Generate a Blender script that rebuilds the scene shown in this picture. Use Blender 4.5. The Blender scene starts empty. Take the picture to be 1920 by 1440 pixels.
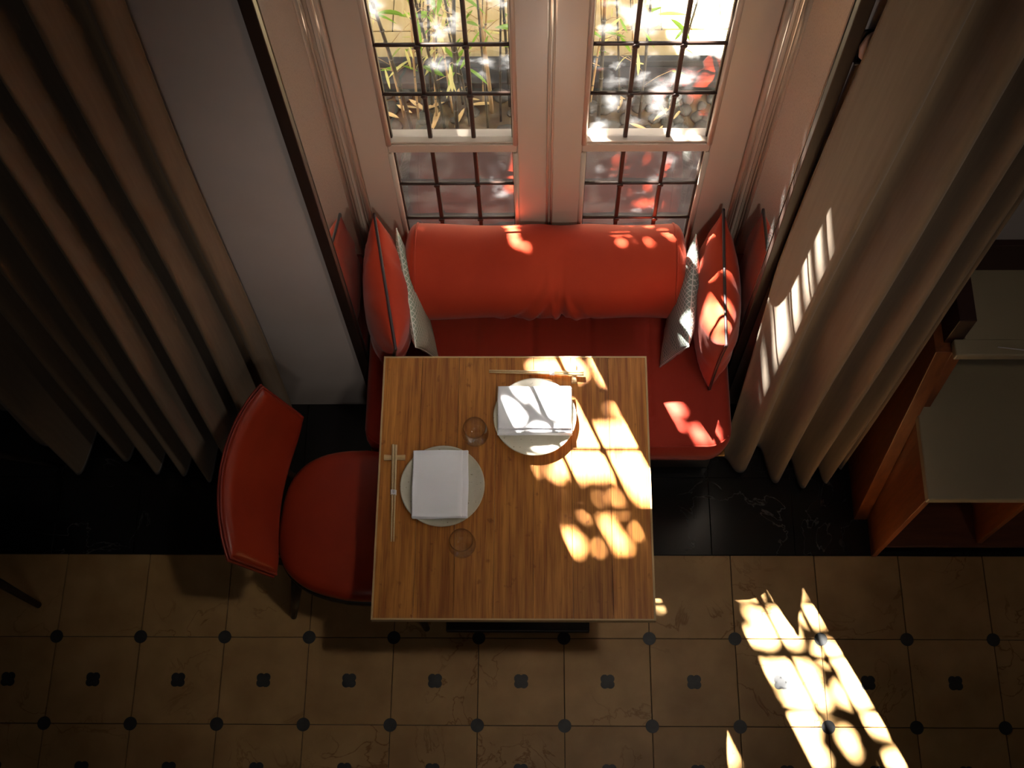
import bpy, bmesh, math, random
import numpy as np
from mathutils import Matrix, Vector

random.seed(7)
rng = np.random.default_rng(11)
scn = bpy.context.scene
COL = scn.collection

# ---------------------------------------------------------------- camera
cam_d = bpy.data.cameras.new('camera')
cam = bpy.data.objects.new('camera', cam_d)
COL.objects.link(cam)
R_ = Vector((0.99977986, 0.00759224, -0.0195597))
U_ = Vector((0.000433734, 0.924557083, 0.381043321))
F_ = Vector((-0.02097703, 0.38096792, -0.92435026))
CAM = Vector((-0.0339, -0.7979, 4.1285))
m = Matrix.Identity(4)
for i in range(3):
    m[i][0] = R_[i]; m[i][1] = U_[i]; m[i][2] = -F_[i]; m[i][3] = CAM[i]
cam.matrix_world = m
cam_d.sensor_fit = 'HORIZONTAL'
cam_d.sensor_width = 36
FPX = 2350.0
cam_d.lens = FPX / 1920 * 36
cam_d.clip_start = 0.05
scn.camera = cam

# ---------------------------------------------------------------- world, sun, lamps, exposure
w = bpy.data.worlds.new('sky'); scn.world = w; w.use_nodes = True
bg = w.node_tree.nodes['Background']
bg.inputs[0].default_value = (0.94, 0.96, 1.0, 1)
bg.inputs[1].default_value = 1.7

SUN = Vector((0.45, -1.0, -1.2))
sd = bpy.data.lights.new('sun', 'SUN'); sd.energy = 170; sd.angle = math.radians(0.53); sd.color = (1.0, 0.93, 0.82)
so = bpy.data.objects.new('sun', sd); COL.objects.link(so)
so.rotation_euler = SUN.to_track_quat('-Z', 'Y').to_euler(); so.location = (-3, 6, 8)

scn.view_settings.view_transform = 'Standard'
scn.view_settings.look = 'None'
scn.view_settings.exposure = 0.0
scn.view_settings.gamma = 1.0
scn.view_settings.use_curve_mapping = False

def spot(name, loc, target, energy, size, radius, color=(1, 0.86, 0.70), blend=0.8):
    d = bpy.data.lights.new(name, 'SPOT'); d.energy = energy; d.spot_size = math.radians(size); d.spot_blend = blend
    d.shadow_soft_size = radius; d.color = color
    o = bpy.data.objects.new(name, d); COL.objects.link(o); o.location = loc
    o.rotation_euler = (Vector(target) - Vector(loc)).to_track_quat('-Z', 'Y').to_euler()
    return o
spot('ceiling_spot_light', (0.95, -0.35, 4.85), (-0.15, 0.45, 0.5), 105, 36, 0.12, blend=1.0)
spot('window_fill_spot', (0.35, -2.6, 4.7), (0.0, 1.15, 1.05), 165, 28, 0.18, (1, .90, .80), blend=1.0)  # added fill spot, brightens the window frames and bolster
spot('counter_fill_spot', (1.9, -.9, 4.8), (1.45, .5, .8), 26, 26, 0.10, (1, .80, .58), blend=1.0)  # extra warm fill, put in to lift the counter tops
def area(name, loc, target, energy, sx, sy, color):
    d = bpy.data.lights.new(name, 'AREA'); d.shape = 'RECTANGLE'; d.size = sx; d.size_y = sy; d.energy = energy; d.color = color
    o = bpy.data.objects.new(name, d); COL.objects.link(o); o.location = loc
    o.rotation_euler = (Vector(target) - Vector(loc)).to_track_quat('-Z', 'Y').to_euler()
area('soft_fill_area', (0.4, -3.9, 3.9), (0, 1.2, 1.0), 9, 2.4, 1.2, (1.0, .93, .87))  # broad faint fill for the room, no real window behind it

# ---------------------------------------------------------------- materials
MATS = {}
def mat(name, color=(.5, .5, .5), rough=.5, metal=0.0, spec=.5, sheen=0.0, coat=0.0,
        noise=None, color2=None, scale=(1, 1, 1), bump=None, coord='Object', ramp=(.35, .7), rnd=0.0, detail=6):
    """noise = scale of a noise texture mixing color -> color2; bump = (scale, strength)."""
    M = bpy.data.materials.new(name); M.use_nodes = True
    nt = M.node_tree; N = nt.nodes; L = nt.links
    b = N['Principled BSDF']
    b.inputs['Base Color'].default_value = (*color, 1)
    b.inputs['Roughness'].default_value = rough
    b.inputs['Metallic'].default_value = metal
    b.inputs['Specular IOR Level'].default_value = spec
    if sheen: b.inputs['Sheen Weight'].default_value = sheen; b.inputs['Sheen Roughness'].default_value = .4
    if coat: b.inputs['Coat Weight'].default_value = coat; b.inputs['Coat Roughness'].default_value = .12
    if noise or bump:
        tc = N.new('ShaderNodeTexCoord'); mp = N.new('ShaderNodeMapping')
        mp.inputs['Scale'].default_value = scale
        L.new(tc.outputs[coord], mp.inputs[0])
        vec = mp.outputs[0]
        if rnd:
            oi = N.new('ShaderNodeObjectInfo'); ad = N.new('ShaderNodeVectorMath'); ad.operation = 'ADD'
            ml = N.new('ShaderNodeMath'); ml.operation = 'MULTIPLY'; ml.inputs[1].default_value = rnd
            L.new(oi.outputs['Random'], ml.inputs[0]); L.new(vec, ad.inputs[0]); L.new(ml.outputs[0], ad.inputs[1])
            vec = ad.outputs[0]
        if noise:
            n = N.new('ShaderNodeTexNoise'); n.inputs['Scale'].default_value = noise; n.inputs['Detail'].default_value = detail
            L.new(vec, n.inputs['Vector'])
            r = N.new('ShaderNodeValToRGB')
            r.color_ramp.elements[0].position = ramp[0]; r.color_ramp.elements[0].color = (*color, 1)
            r.color_ramp.elements[1].position = ramp[1]; r.color_ramp.elements[1].color = (*color2, 1)
            L.new(n.outputs[0], r.inputs[0]); L.new(r.outputs[0], b.inputs['Base Color'])
        if bump:
            n2 = N.new('ShaderNodeTexNoise'); n2.inputs['Scale'].default_value = bump[0]; n2.inputs['Detail'].default_value = 4
            L.new(vec, n2.inputs['Vector'])
            bp = N.new('ShaderNodeBump'); bp.inputs['Strength'].default_value = bump[1]; bp.inputs['Distance'].default_value = .002
            L.new(n2.outputs[0], bp.inputs['Height']); L.new(bp.outputs[0], b.inputs['Normal'])
    MATS[name] = M
    return M

def node(nt, t, **kw):
    n = nt.nodes.new(t)
    for k, v in kw.items(): setattr(n, k, v)
    return n

PAINT = mat('cream_paint', (.57, .455, .365), .35, bump=(60, .05))
WALL = mat('wall_plaster', (.54, .475, .445), .8, noise=3, color2=(.47, .41, .385), bump=(150, .1))
DARKTRIM = mat('dark_trim', (.028, .016, .012), .45)
LEAD = mat('lead_came', (.035, .018, .014), .5)
VELVET = mat('orange_red_fabric', (.44, .042, .013), .8, sheen=.15, noise=5, color2=(.37, .030, .010), bump=(500, .15), spec=.25)
SEATF = mat('red_seat_fabric', (.34, .030, .016), .8, sheen=.12, noise=6, color2=(.29, .024, .012), bump=(500, .15), spec=.25)
PIPE = mat('dark_piping', (.035, .018, .020), .5)
LEATHER = mat('red_leather', (.31, .030, .010), .31, noise=7, color2=(.25, .023, .008), bump=(260, .12), spec=.5)
LEATHERD = mat('leather_edge', (.22, .020, .010), .4)
DARKWOOD = mat('dark_wood', (.020, .013, .009), .45)
BLACK = mat('black_metal', (.010, .010, .011), .4)
EDGE = mat('pale_edge_band', (.50, .34, .17), .5)
GRANITE = mat('black_marble', (.006, .006, .007), .22, noise=5, color2=(.014, .014, .016), ramp=(.45, .8))
INLAY = mat('slate_inlay', (.018, .019, .022), .45, noise=30, color2=(.032, .033, .037), rnd=20)
GROUT = mat('grout', (.05, .035, .022), .9)
STONEW = mat('beige_counter', (.42, .355, .25), .4, noise=4, color2=(.38, .32, .225))
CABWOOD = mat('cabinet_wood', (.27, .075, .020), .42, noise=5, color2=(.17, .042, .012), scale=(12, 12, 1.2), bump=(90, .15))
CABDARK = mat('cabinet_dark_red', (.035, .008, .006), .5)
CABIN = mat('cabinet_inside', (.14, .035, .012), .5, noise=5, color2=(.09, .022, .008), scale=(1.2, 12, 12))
LINEN = mat('white_linen', (.82, .83, .90), .85, bump=(700, .12), sheen=.1)
BAMW = mat('chopstick_wood', (.62, .47, .27), .55, noise=8, color2=(.55, .39, .20), scale=(30, 30, 2))
RESTW = mat('rest_wood', (.62, .45, .25), .5, noise=8, color2=(.46, .30, .14), scale=(3, 40, 40))
PAPER = mat('paper_band', (.72, .70, .76), .7)
INK = mat('ink', (.10, .09, .20), .7)
BRASS = mat('brass_edge', (.30, .17, .05), .35, metal=.8)
CULM = mat('bamboo_culm', (.055, .048, .030), .5, noise=4, color2=(.022, .019, .015), rnd=10, scale=(8, 8, 1))
TWIG = mat('twig', (.30, .20, .09), .7)
PEBBLE = mat('pebble', (.048, .045, .034), .8, noise=6, color2=(.022, .021, .016), rnd=30)
DRY = mat('dry_leaf', (.48, .34, .15), .7, noise=9, color2=(.34, .22, .09), rnd=9)
SOIL = mat('soil', (.045, .030, .016), .95, noise=20, color2=(.10, .07, .03), ramp=(.4, .75), bump=(40, .8))
KERB = mat('slate_kerb', (.013, .013, .012), .8, noise=12, color2=(.028, .027, .024))
PATH = mat('dark_paving', (.016, .010, .009), .8, noise=14, color2=(.030, .016, .014))
DECK = mat('deck_timber', (.30, .235, .11), .75, noise=5, color2=(.25, .185, .08), scale=(14, 1.2, 14), rnd=10, bump=(80, .4))
OUTW = mat('outside_wall', (.35, .31, .26), .9, noise=8, color2=(.30, .26, .22))
BARK = mat('bark', (.10, .07, .045), .9, noise=10, color2=(.05, .035, .022), bump=(30, .8))
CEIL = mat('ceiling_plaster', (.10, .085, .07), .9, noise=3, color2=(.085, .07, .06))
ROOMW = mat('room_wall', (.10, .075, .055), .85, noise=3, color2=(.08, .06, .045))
SCON = mat('sconce_shade', (.55, .34, .27), .5, noise=6, color2=(.50, .30, .24))

def leafmat(name, c, t):
    M = bpy.data.materials.new(name); M.use_nodes = True; nt = M.node_tree; nt.nodes.clear()
    o = node(nt, 'ShaderNodeOutputMaterial'); d = node(nt, 'ShaderNodeBsdfDiffuse'); tr = node(nt, 'ShaderNodeBsdfTranslucent')
    mx = node(nt, 'ShaderNodeMixShader'); mx.inputs[0].default_value = .35
    d.inputs[0].default_value = (*c, 1); tr.inputs[0].default_value = (*t, 1)
    nt.links.new(d.outputs[0], mx.inputs[1]); nt.links.new(tr.outputs[0], mx.inputs[2]); nt.links.new(mx.outputs[0], o.inputs[0])
    return M
LEAF = leafmat('bamboo_leaf', (.12, .22, .035), (.24, .46, .06))
PLEAF = leafmat('pale_bamboo_leaf', (.42, .40, .17), (.55, .52, .20))
TLEAF = leafmat('tree_leaf', (.04, .09, .02), (.02, .05, .01))

# curtain cloth (opaque woven, slightly translucent)
def curtain_mat():
    M = bpy.data.materials.new('curtain_cloth'); M.use_nodes = True; nt = M.node_tree; L = nt.links
    b = nt.nodes['Principled BSDF']; o = nt.nodes['Material Output']
    b.inputs['Roughness'].default_value = .8; b.inputs['Sheen Weight'].default_value = .15
    b.inputs['Specular IOR Level'].default_value = .2
    tc = node(nt, 'ShaderNodeTexCoord'); mp = node(nt, 'ShaderNodeMapping'); mp.inputs['Scale'].default_value = (1, 1, .06)
    L.new(tc.outputs['Object'], mp.inputs[0])
    n = node(nt, 'ShaderNodeTexNoise'); n.inputs['Scale'].default_value = 90; L.new(mp.outputs[0], n.inputs[0])
    r = node(nt, 'ShaderNodeValToRGB'); r.color_ramp.elements[0].color = (.200, .132, .076, 1); r.color_ramp.elements[1].color = (.295, .205, .125, 1)
    L.new(n.outputs[0], r.inputs[0]); L.new(r.outputs[0], b.inputs['Base Color'])
    n2 = node(nt, 'ShaderNodeTexNoise'); n2.inputs['Scale'].default_value = 600; L.new(tc.outputs['Object'], n2.inputs[0])
    bp = node(nt, 'ShaderNodeBump'); bp.inputs['Strength'].default_value = .15; bp.inputs['Distance'].default_value = .002
    L.new(n2.outputs[0], bp.inputs['Height']); L.new(bp.outputs[0], b.inputs['Normal'])
    return M
CURT = curtain_mat()

# travertine floor tile with veins
def tile_mat():
    M = bpy.data.materials.new('travertine'); M.use_nodes = True; nt = M.node_tree; L = nt.links
    b = nt.nodes['Principled BSDF']; b.inputs['Roughness'].default_value = .42; b.inputs['Specular IOR Level'].default_value = .35
    tc = node(nt, 'ShaderNodeTexCoord'); oi = node(nt, 'ShaderNodeObjectInfo')
    ml = node(nt, 'ShaderNodeMath', operation='MULTIPLY'); ml.inputs[1].default_value = 37
    ad = node(nt, 'ShaderNodeVectorMath', operation='ADD')
    L.new(oi.outputs['Random'], ml.inputs[0]); L.new(tc.outputs['Object'], ad.inputs[0]); L.new(ml.outputs[0], ad.inputs[1])
    n1 = node(nt, 'ShaderNodeTexNoise'); n1.inputs['Scale'].default_value = 7; n1.inputs['Detail'].default_value = 8; L.new(ad.outputs[0], n1.inputs[0])
    r1 = node(nt, 'ShaderNodeValToRGB')
    r1.color_ramp.elements[0].position = .3; r1.color_ramp.elements[0].color = (.32, .180, .070, 1)
    r1.color_ramp.elements[1].position = .72; r1.color_ramp.elements[1].color = (.47, .290, .125, 1)
    L.new(n1.outputs[0], r1.inputs[0])
    n2 = node(nt, 'ShaderNodeTexNoise'); n2.inputs['Scale'].default_value = 5; n2.inputs['Detail'].default_value = 10; n2.inputs['Distortion'].default_value = 1.2
    L.new(ad.outputs[0], n2.inputs[0])
    r2 = node(nt, 'ShaderNodeValToRGB'); e = r2.color_ramp.elements
    e[0].position = .485; e[0].color = (1, 1, 1, 1); e[1].position = .5; e[1].color = (.55, .42, .30, 1)
    x = r2.color_ramp.elements.new(.515); x.color = (1, 1, 1, 1)
    L.new(n2.outputs[0], r2.inputs[0])
    n3 = node(nt, 'ShaderNodeTexNoise'); n3.inputs['Scale'].default_value = 2.2; L.new(ad.outputs[0], n3.inputs[0])
    r3 = node(nt, 'ShaderNodeValToRGB'); r3.color_ramp.elements[0].position = .48; r3.color_ramp.elements[1].position = .6
    L.new(n3.outputs[0], r3.inputs[0])
    mx = node(nt, 'ShaderNodeMix', data_type='RGBA', blend_type='MULTIPLY')
    L.new(r3.outputs[0], mx.inputs[0]); L.new(r1.outputs[0], mx.inputs[6]); L.new(r2.outputs[0], mx.inputs[7])
    L.new(mx.outputs[2], b.inputs['Base Color'])
    return M
TILE = tile_mat()

def marble_mat():
    M = GRANITE; nt = M.node_tree; L = nt.links; b = nt.nodes['Principled BSDF']
    tc = node(nt, 'ShaderNodeTexCoord'); n = node(nt, 'ShaderNodeTexNoise')
    n.inputs['Scale'].default_value = 3; n.inputs['Detail'].default_value = 9; n.inputs['Distortion'].default_value = 2
    mp = node(nt, 'ShaderNodeMapping'); mp.inputs['Location'].default_value = (3.3, 1.2, 0)
    geo = node(nt, 'ShaderNodeNewGeometry'); L.new(geo.outputs['Position'], mp.inputs[0]); L.new(mp.outputs[0], n.inputs[0])
    r = node(nt, 'ShaderNodeValToRGB'); e = r.color_ramp.elements
    e[0].position = .492; e[0].color = (.007, .007, .008, 1); e[1].position = .50; e[1].color = (.085, .08, .075, 1)
    x = e.new(.508); x.color = (.008, .008, .009, 1)
    n2 = node(nt, 'ShaderNodeTexNoise'); n2.inputs['Scale'].default_value = 2.1; L.new(mp.outputs[0], n2.inputs[0])
    r2 = node(nt, 'ShaderNodeValToRGB'); r2.color_ramp.elements[0].position = .5; r2.color_ramp.elements[1].position = .62
    L.new(n2.outputs[0], r2.inputs[0]); L.new(n.outputs[0], r.inputs[0])
    mx = node(nt, 'ShaderNodeMix', data_type='RGBA'); mx.inputs[6].default_value = (.007, .007, .008, 1)
    L.new(r2.outputs[0], mx.inputs[0]); L.new(r.outputs[0], mx.inputs[7]); L.new(mx.outputs[2], b.inputs['Base Color'])
marble_mat()

def bamboo_board_mat():
    M = bpy.data.materials.new('bamboo_board'); M.use_nodes = True; nt = M.node_tree; L = nt.links
    b = nt.nodes['Principled BSDF']; b.inputs['Roughness'].default_value = .38; b.inputs['Specular IOR Level'].default_value = .4
    tc = node(nt, 'ShaderNodeTexCoord'); oi = node(nt, 'ShaderNodeObjectInfo')
    ml = node(nt, 'ShaderNodeMath', operation='MULTIPLY'); ml.inputs[1].default_value = 17
    ad = node(nt, 'ShaderNodeVectorMath', operation='ADD')
    L.new(oi.outputs['Random'], ml.inputs[0]); L.new(tc.outputs['Object'], ad.inputs[0]); L.new(ml.outputs[0], ad.inputs[1])
    def streak(sx, sy, scale, p0, c0, p1, c1, det=4):
        mp = node(nt, 'ShaderNodeMapping'); mp.inputs['Scale'].default_value = (sx, sy, 1)
        n = node(nt, 'ShaderNodeTexNoise'); n.inputs['Scale'].default_value = scale; n.inputs['Detail'].default_value = det
        r = node(nt, 'ShaderNodeValToRGB'); e = r.color_ramp.elements
        e[0].position = p0; e[0].color = (*c0, 1); e[1].position = p1; e[1].color = (*c1, 1)
        L.new(ad.outputs[0], mp.inputs[0]); L.new(mp.outputs[0], n.inputs[0]); L.new(n.outputs[0], r.inputs[0])
        return r.outputs[0]
    a = streak(34, 1.6, 2, .32, (.27, .085, .014), .72, (.54, .225, .045), 5)
    c = streak(160, 5, 2, .30, (.55, .48, .42), .55, (1, 1, 1), 3)
    d = streak(14, 10, 3, .27, (.45, .36, .30), .36, (1, 1, 1), 6)
    m1 = node(nt, 'ShaderNodeMix', data_type='RGBA', blend_type='MULTIPLY'); m1.inputs[0].default_value = .8
    m2 = node(nt, 'ShaderNodeMix', data_type='RGBA', blend_type='MULTIPLY'); m2.inputs[0].default_value = .7
    L.new(a, m1.inputs[6]); L.new(c, m1.inputs[7]); L.new(m1.outputs[2], m2.inputs[6]); L.new(d, m2.inputs[7])
    hs = node(nt, 'ShaderNodeHueSaturation'); mr = node(nt, 'ShaderNodeMapRange')
    mr.inputs[3].default_value = .88; mr.inputs[4].default_value = 1.12
    L.new(oi.outputs['Random'], mr.inputs[0]); L.new(mr.outputs[0], hs.inputs['Value']); L.new(m2.outputs[2], hs.inputs['Color'])
    L.new(hs.outputs[0], b.inputs['Base Color'])
    return M
BOARD = bamboo_board_mat()

def plate_mat():
    M = mat('stoneware', (.56, .53, .44), .5, noise=14, color2=(.47, .43, .34), ramp=(.45, .75), rnd=13)
    nt = M.node_tree; L = nt.links; b = nt.nodes['Principled BSDF']
    src = b.inputs['Base Color'].links[0].from_socket
    tc = node(nt, 'ShaderNodeTexCoord'); n = node(nt, 'ShaderNodeTexNoise'); n.inputs['Scale'].default_value = 130; n.inputs['Detail'].default_value = 2
    L.new(tc.outputs['Object'], n.inputs[0])
    r = node(nt, 'ShaderNodeValToRGB'); e = r.color_ramp.elements
    e[0].position = .27; e[0].color = (.35, .28, .2, 1); e[1].position = .33; e[1].color = (1, 1, 1, 1)
    L.new(n.outputs[0], r.inputs[0])
    mx = node(nt, 'ShaderNodeMix', data_type='RGBA', blend_type='MULTIPLY'); mx.inputs[0].default_value = .8
    L.new(src, mx.inputs[6]); L.new(r.outputs[0], mx.inputs[7]); L.new(mx.outputs[2], b.inputs['Base Color'])
    return M
PLATE = plate_mat()

# thin glass: transparent + fresnel gloss + a little dust
def glass_mat(name, dust, tint=(1, 1, 1), glossmul=1.0, dustscale=16, ior=1.5):
    M = bpy.data.materials.new(name); M.use_nodes = True; nt = M.node_tree; L = nt.links; nt.nodes.clear()
    o = node(nt, 'ShaderNodeOutputMaterial'); t = node(nt, 'ShaderNodeBsdfTransparent'); t.inputs[0].default_value = (*tint, 1)
    g = node(nt, 'ShaderNodeBsdfGlossy'); g.inputs['Roughness'].default_value = .02
    fr = node(nt, 'ShaderNodeLayerWeight'); fr.inputs[0].default_value = .5
    pw = node(nt, 'ShaderNodeMath', operation='POWER'); pw.inputs[1].default_value = 3.0
    mm = node(nt, 'ShaderNodeMath', operation='MULTIPLY_ADD'); mm.inputs[1].default_value = .8 * glossmul; mm.inputs[2].default_value = .045 * glossmul; mm.use_clamp = True
    mx = node(nt, 'ShaderNodeMixShader'); L.new(fr.outputs['Facing'], pw.inputs[0]); L.new(pw.outputs[0], mm.inputs[0]); L.new(mm.outputs[0], mx.inputs[0])
    L.new(t.outputs[0], mx.inputs[1]); L.new(g.outputs[0], mx.inputs[2])
    out = mx.outputs[0]
    if dust:
        tc = node(nt, 'ShaderNodeTexCoord'); n = node(nt, 'ShaderNodeTexNoise'); n.inputs['Scale'].default_value = dustscale; n.inputs['Detail'].default_value = 9
        geo = node(nt, 'ShaderNodeNewGeometry'); L.new(geo.outputs['Position'], n.inputs[0])
        mr = node(nt, 'ShaderNodeMapRange'); mr.inputs[1].default_value = .47; mr.inputs[2].default_value = .78; mr.inputs[3].default_value = dust * .03; mr.inputs[4].default_value = dust
        L.new(n.outputs[0], mr.inputs[0])
        tl = node(nt, 'ShaderNodeBsdfTranslucent'); tl.inputs[0].default_value = (.85, .87, .92, 1)
        m2 = node(nt, 'ShaderNodeMixShader'); L.new(mr.outputs[0], m2.inputs[0]); L.new(out, m2.inputs[1]); L.new(tl.outputs[0], m2.inputs[2])
        out = m2.outputs[0]
        n2 = node(nt, 'ShaderNodeTexNoise'); n2.inputs['Scale'].default_value = 6; L.new(geo.outputs['Position'], n2.inputs[0])
        bp = node(nt, 'ShaderNodeBump'); bp.inputs['Strength'].default_value = .12; bp.inputs['Distance'].default_value = .02
        L.new(n2.outputs[0], bp.inputs['Height']); L.new(bp.outputs[0], g.inputs['Normal'])
    L.new(out, o.inputs[0])
    return M
PANE = glass_mat('window_glass', .085, (.96, .97, .96), 1.6)
TUMBLER = glass_mat('tumbler_glass', 0, (.99, .99, .985), 1.3)

def mirror_mat():
    M = bpy.data.materials.new('mirror_glass'); M.use_nodes = True; nt = M.node_tree; L = nt.links; nt.nodes.clear()
    o = node(nt, 'ShaderNodeOutputMaterial'); g = node(nt, 'ShaderNodeBsdfGlossy'); g.inputs['Roughness'].default_value = .0
    g.inputs[0].default_value = (.80, .78, .75, 1)
    d = node(nt, 'ShaderNodeBsdfDiffuse'); d.inputs[0].default_value = (.7, .68, .66, 1)
    geo = node(nt, 'ShaderNodeNewGeometry'); n = node(nt, 'ShaderNodeTexNoise'); n.inputs['Scale'].default_value = 220; n.inputs['Detail'].default_value = 3
    L.new(geo.outputs['Position'], n.inputs[0])
    mr = node(nt, 'ShaderNodeMapRange'); mr.inputs[1].default_value = .5; mr.inputs[2].default_value = .75; mr.inputs[3].default_value = .01; mr.inputs[4].default_value = .18
    L.new(n.outputs[0], mr.inputs[0])
    mx = node(nt, 'ShaderNodeMixShader'); L.new(mr.outputs[0], mx.inputs[0]); L.new(g.outputs[0], mx.inputs[1]); L.new(d.outputs[0], mx.inputs[2])
    L.new(mx.outputs[0], o.inputs[0])
    return M
MIRROR = mirror_mat()

# cushion with a woven diamond net, uses UVs
def net_mat(name, base, base2, line, rough, metal, lscale):
    M = bpy.data.materials.new(name); M.use_nodes = True; nt = M.node_tree; L = nt.links
    b = nt.nodes['Principled BSDF']; b.inputs['Roughness'].default_value = rough; b.inputs['Metallic'].default_value = metal
    uv = node(nt, 'ShaderNodeUVMap'); sep = node(nt, 'ShaderNodeSeparateXYZ'); L.new(uv.outputs[0], sep.inputs[0])
    def diag(op):
        a = node(nt, 'ShaderNodeMath', operation=op); L.new(sep.outputs[0], a.inputs[0]); L.new(sep.outputs[1], a.inputs[1])
        s = node(nt, 'ShaderNodeMath', operation='MULTIPLY'); s.inputs[1].default_value = lscale; L.new(a.outputs[0], s.inputs[0])
        f = node(nt, 'ShaderNodeMath', operation='PINGPONG'); f.inputs[1].default_value = .5; L.new(s.outputs[0], f.inputs[0])
        c = node(nt, 'ShaderNodeMath', operation='LESS_THAN'); c.inputs[1].default_value = .085; L.new(f.outputs[0], c.inputs[0])
        return c
    d1, d2 = diag('ADD'), diag('SUBTRACT')
    mxm = node(nt, 'ShaderNodeMath', operation='MAXIMUM'); L.new(d1.outputs[0], mxm.inputs[0]); L.new(d2.outputs[0], mxm.inputs[1])
    tc = node(nt, 'ShaderNodeTexCoord'); n = node(nt, 'ShaderNodeTexNoise'); n.inputs['Scale'].default_value = 8; L.new(tc.outputs['Object'], n.inputs[0])
    r = node(nt, 'ShaderNodeValToRGB'); r.color_ramp.elements[0].color = (*base, 1); r.color_ramp.elements[1].color = (*base2, 1)
    L.new(n.outputs[0], r.inputs[0])
    mx = node(nt, 'ShaderNodeMix', data_type='RGBA'); L.new(mxm.outputs[0], mx.inputs[0]); L.new(r.outputs[0], mx.inputs[6]); mx.inputs[7].default_value = (*line, 1)
    L.new(mx.outputs[2], b.inputs['Base Color'])
    bp = node(nt, 'ShaderNodeBump'); bp.inputs['Strength'].default_value = .3; bp.inputs['Distance'].default_value = .002
    L.new(mxm.outputs[0], bp.inputs['Height']); L.new(bp.outputs[0], b.inputs['Normal'])
    return M
NETG = net_mat('green_net_fabric', (.22, .30, .22), (.32, .38, .29), (.62, .64, .56), .5, .15, 20)
NETS = net_mat('silver_net_fabric', (.17, .22, .20), (.25, .29, .27), (.60, .62, .60), .32, .35, 20)

# ---------------------------------------------------------------- mesh helpers
def link(name, me, M, parent=None, smooth=False):
    o = bpy.data.objects.new(name, me); COL.objects.link(o)
    if M is not None and len(me.materials) == 0: me.materials.append(M)
    if parent is not None: o.parent = parent
    if smooth:
        me.polygons.foreach_set('use_smooth', [True] * len(me.polygons))
    return o
def mesh(name, v, f):
    me = bpy.data.meshes.new(name); me.from_pydata([tuple(p) for p in v], [], f); me.update(); return me
def tag(o, label=None, cat=None, group=None, kind=None):
    if label: o['label'] = label
    if cat: o['category'] = cat
    if group: o['group'] = group
    if kind: o['kind'] = kind
    return o
def empty(name, loc=(0, 0, 0), rz=0):
    o = bpy.data.objects.new(name, None); COL.objects.link(o); o.location = loc; o.rotation_euler = (0, 0, rz); return o
def boxm(name, lo, hi, bev=0.0, seg=2):
    bm = bmesh.new(); bmesh.ops.create_cube(bm, size=1)
    c = [(lo[i] + hi[i]) / 2 for i in range(3)]; s = [hi[i] - lo[i] for i in range(3)]
    for v in bm.verts: v.co = Vector((v.co[i] * s[i] + c[i] for i in range(3)))
    if bev: bmesh.ops.bevel(bm, geom=bm.edges[:], offset=bev, segments=seg, affect='EDGES', profile=.5)
    me = bpy.data.meshes.new(name); bm.to_mesh(me); bm.free(); return me
def box(name, lo, hi, M, parent=None, bev=0.0, seg=2):
    return link(name, boxm(name, lo, hi, bev, seg), M, parent)
def prism(name, pts, axis, a, b, M, parent=None, bev=0.0):
    """extrude a 2-D outline along an axis (x: pts are (y,z); y: (x,z); z: (x,y))"""
    n = len(pts)
    def mk(p, t): return {'x': (t, p[0], p[1]), 'y': (p[0], t, p[1]), 'z': (p[0], p[1], t)}[axis]
    v = [mk(p, a) for p in pts] + [mk(p, b) for p in pts]
    f = [list(range(n))[::-1], list(range(n, 2 * n))] + [[i, (i + 1) % n, n + (i + 1) % n, n + i] for i in range(n)]
    me = mesh(name, v, f); bm = bmesh.new(); bm.from_mesh(me); bmesh.ops.recalc_face_normals(bm, faces=bm.faces)
    if bev: bmesh.ops.bevel(bm, geom=bm.edges[:], offset=bev, segments=2, affect='EDGES', profile=.5)
    bm.to_mesh(me); bm.free()
    return link(name, me, M, parent)
def tube(pts, rad, n=8, closed=False):
    P = [Vector(p) for p in pts]; v = []; f = []; k = len(P)
    rad = rad if hasattr(rad, '__len__') else [rad] * k
    prev = None
    for i, p in enumerate(P):
        t = (P[(i + 1) % k] - P[i - 1]) if closed else (P[min(i + 1, k - 1)] - P[max(i - 1, 0)])
        t = t.normalized() if t.length > 1e-9 else Vector((0, 0, 1))
        if prev is None:
            a = t.orthogonal().normalized()
        else:
            a = (prev - t * prev.dot(t)).normalized()
        prev = a; bb = t.cross(a)
        for j in range(n):
            q = 2 * math.pi * j / n; v.append(p + (a * math.cos(q) + bb * math.sin(q)) * rad[i])
    for i in range(k if closed else k - 1):
        for j in range(n):
            i2 = (i + 1) % k; f.append([i * n + j, i * n + (j + 1) % n, i2 * n + (j + 1) % n, i2 * n + j])
    if not closed:
        f.append(list(range(n))[::-1]); f.append([(k - 1) * n + j for j in range(n)])
    return v, f
def tubeo(name, pts, rad, M, parent=None, n=8, closed=False):
    v, f = tube(pts, rad, n, closed); return link(name, mesh(name, v, f), M, parent, smooth=True)
def lathe(prof, n=48):
    v = []; f = []; k = len(prof)
    for r, z in prof:
        for j in range(n):
            q = 2 * math.pi * j / n; v.append((r * math.cos(q), r * math.sin(q), z))
    for i in range(k - 1):
        for j in range(n): f.append([i * n + j, i * n + (j + 1) % n, (i + 1) * n + (j + 1) % n, (i + 1) * n + j])
    if prof[0][0] > 1e-6: f.append(list(range(n))[::-1])
    if prof[-1][0] > 1e-6: f.append([(k - 1) * n + j for j in range(n)])
    return v, f
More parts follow.
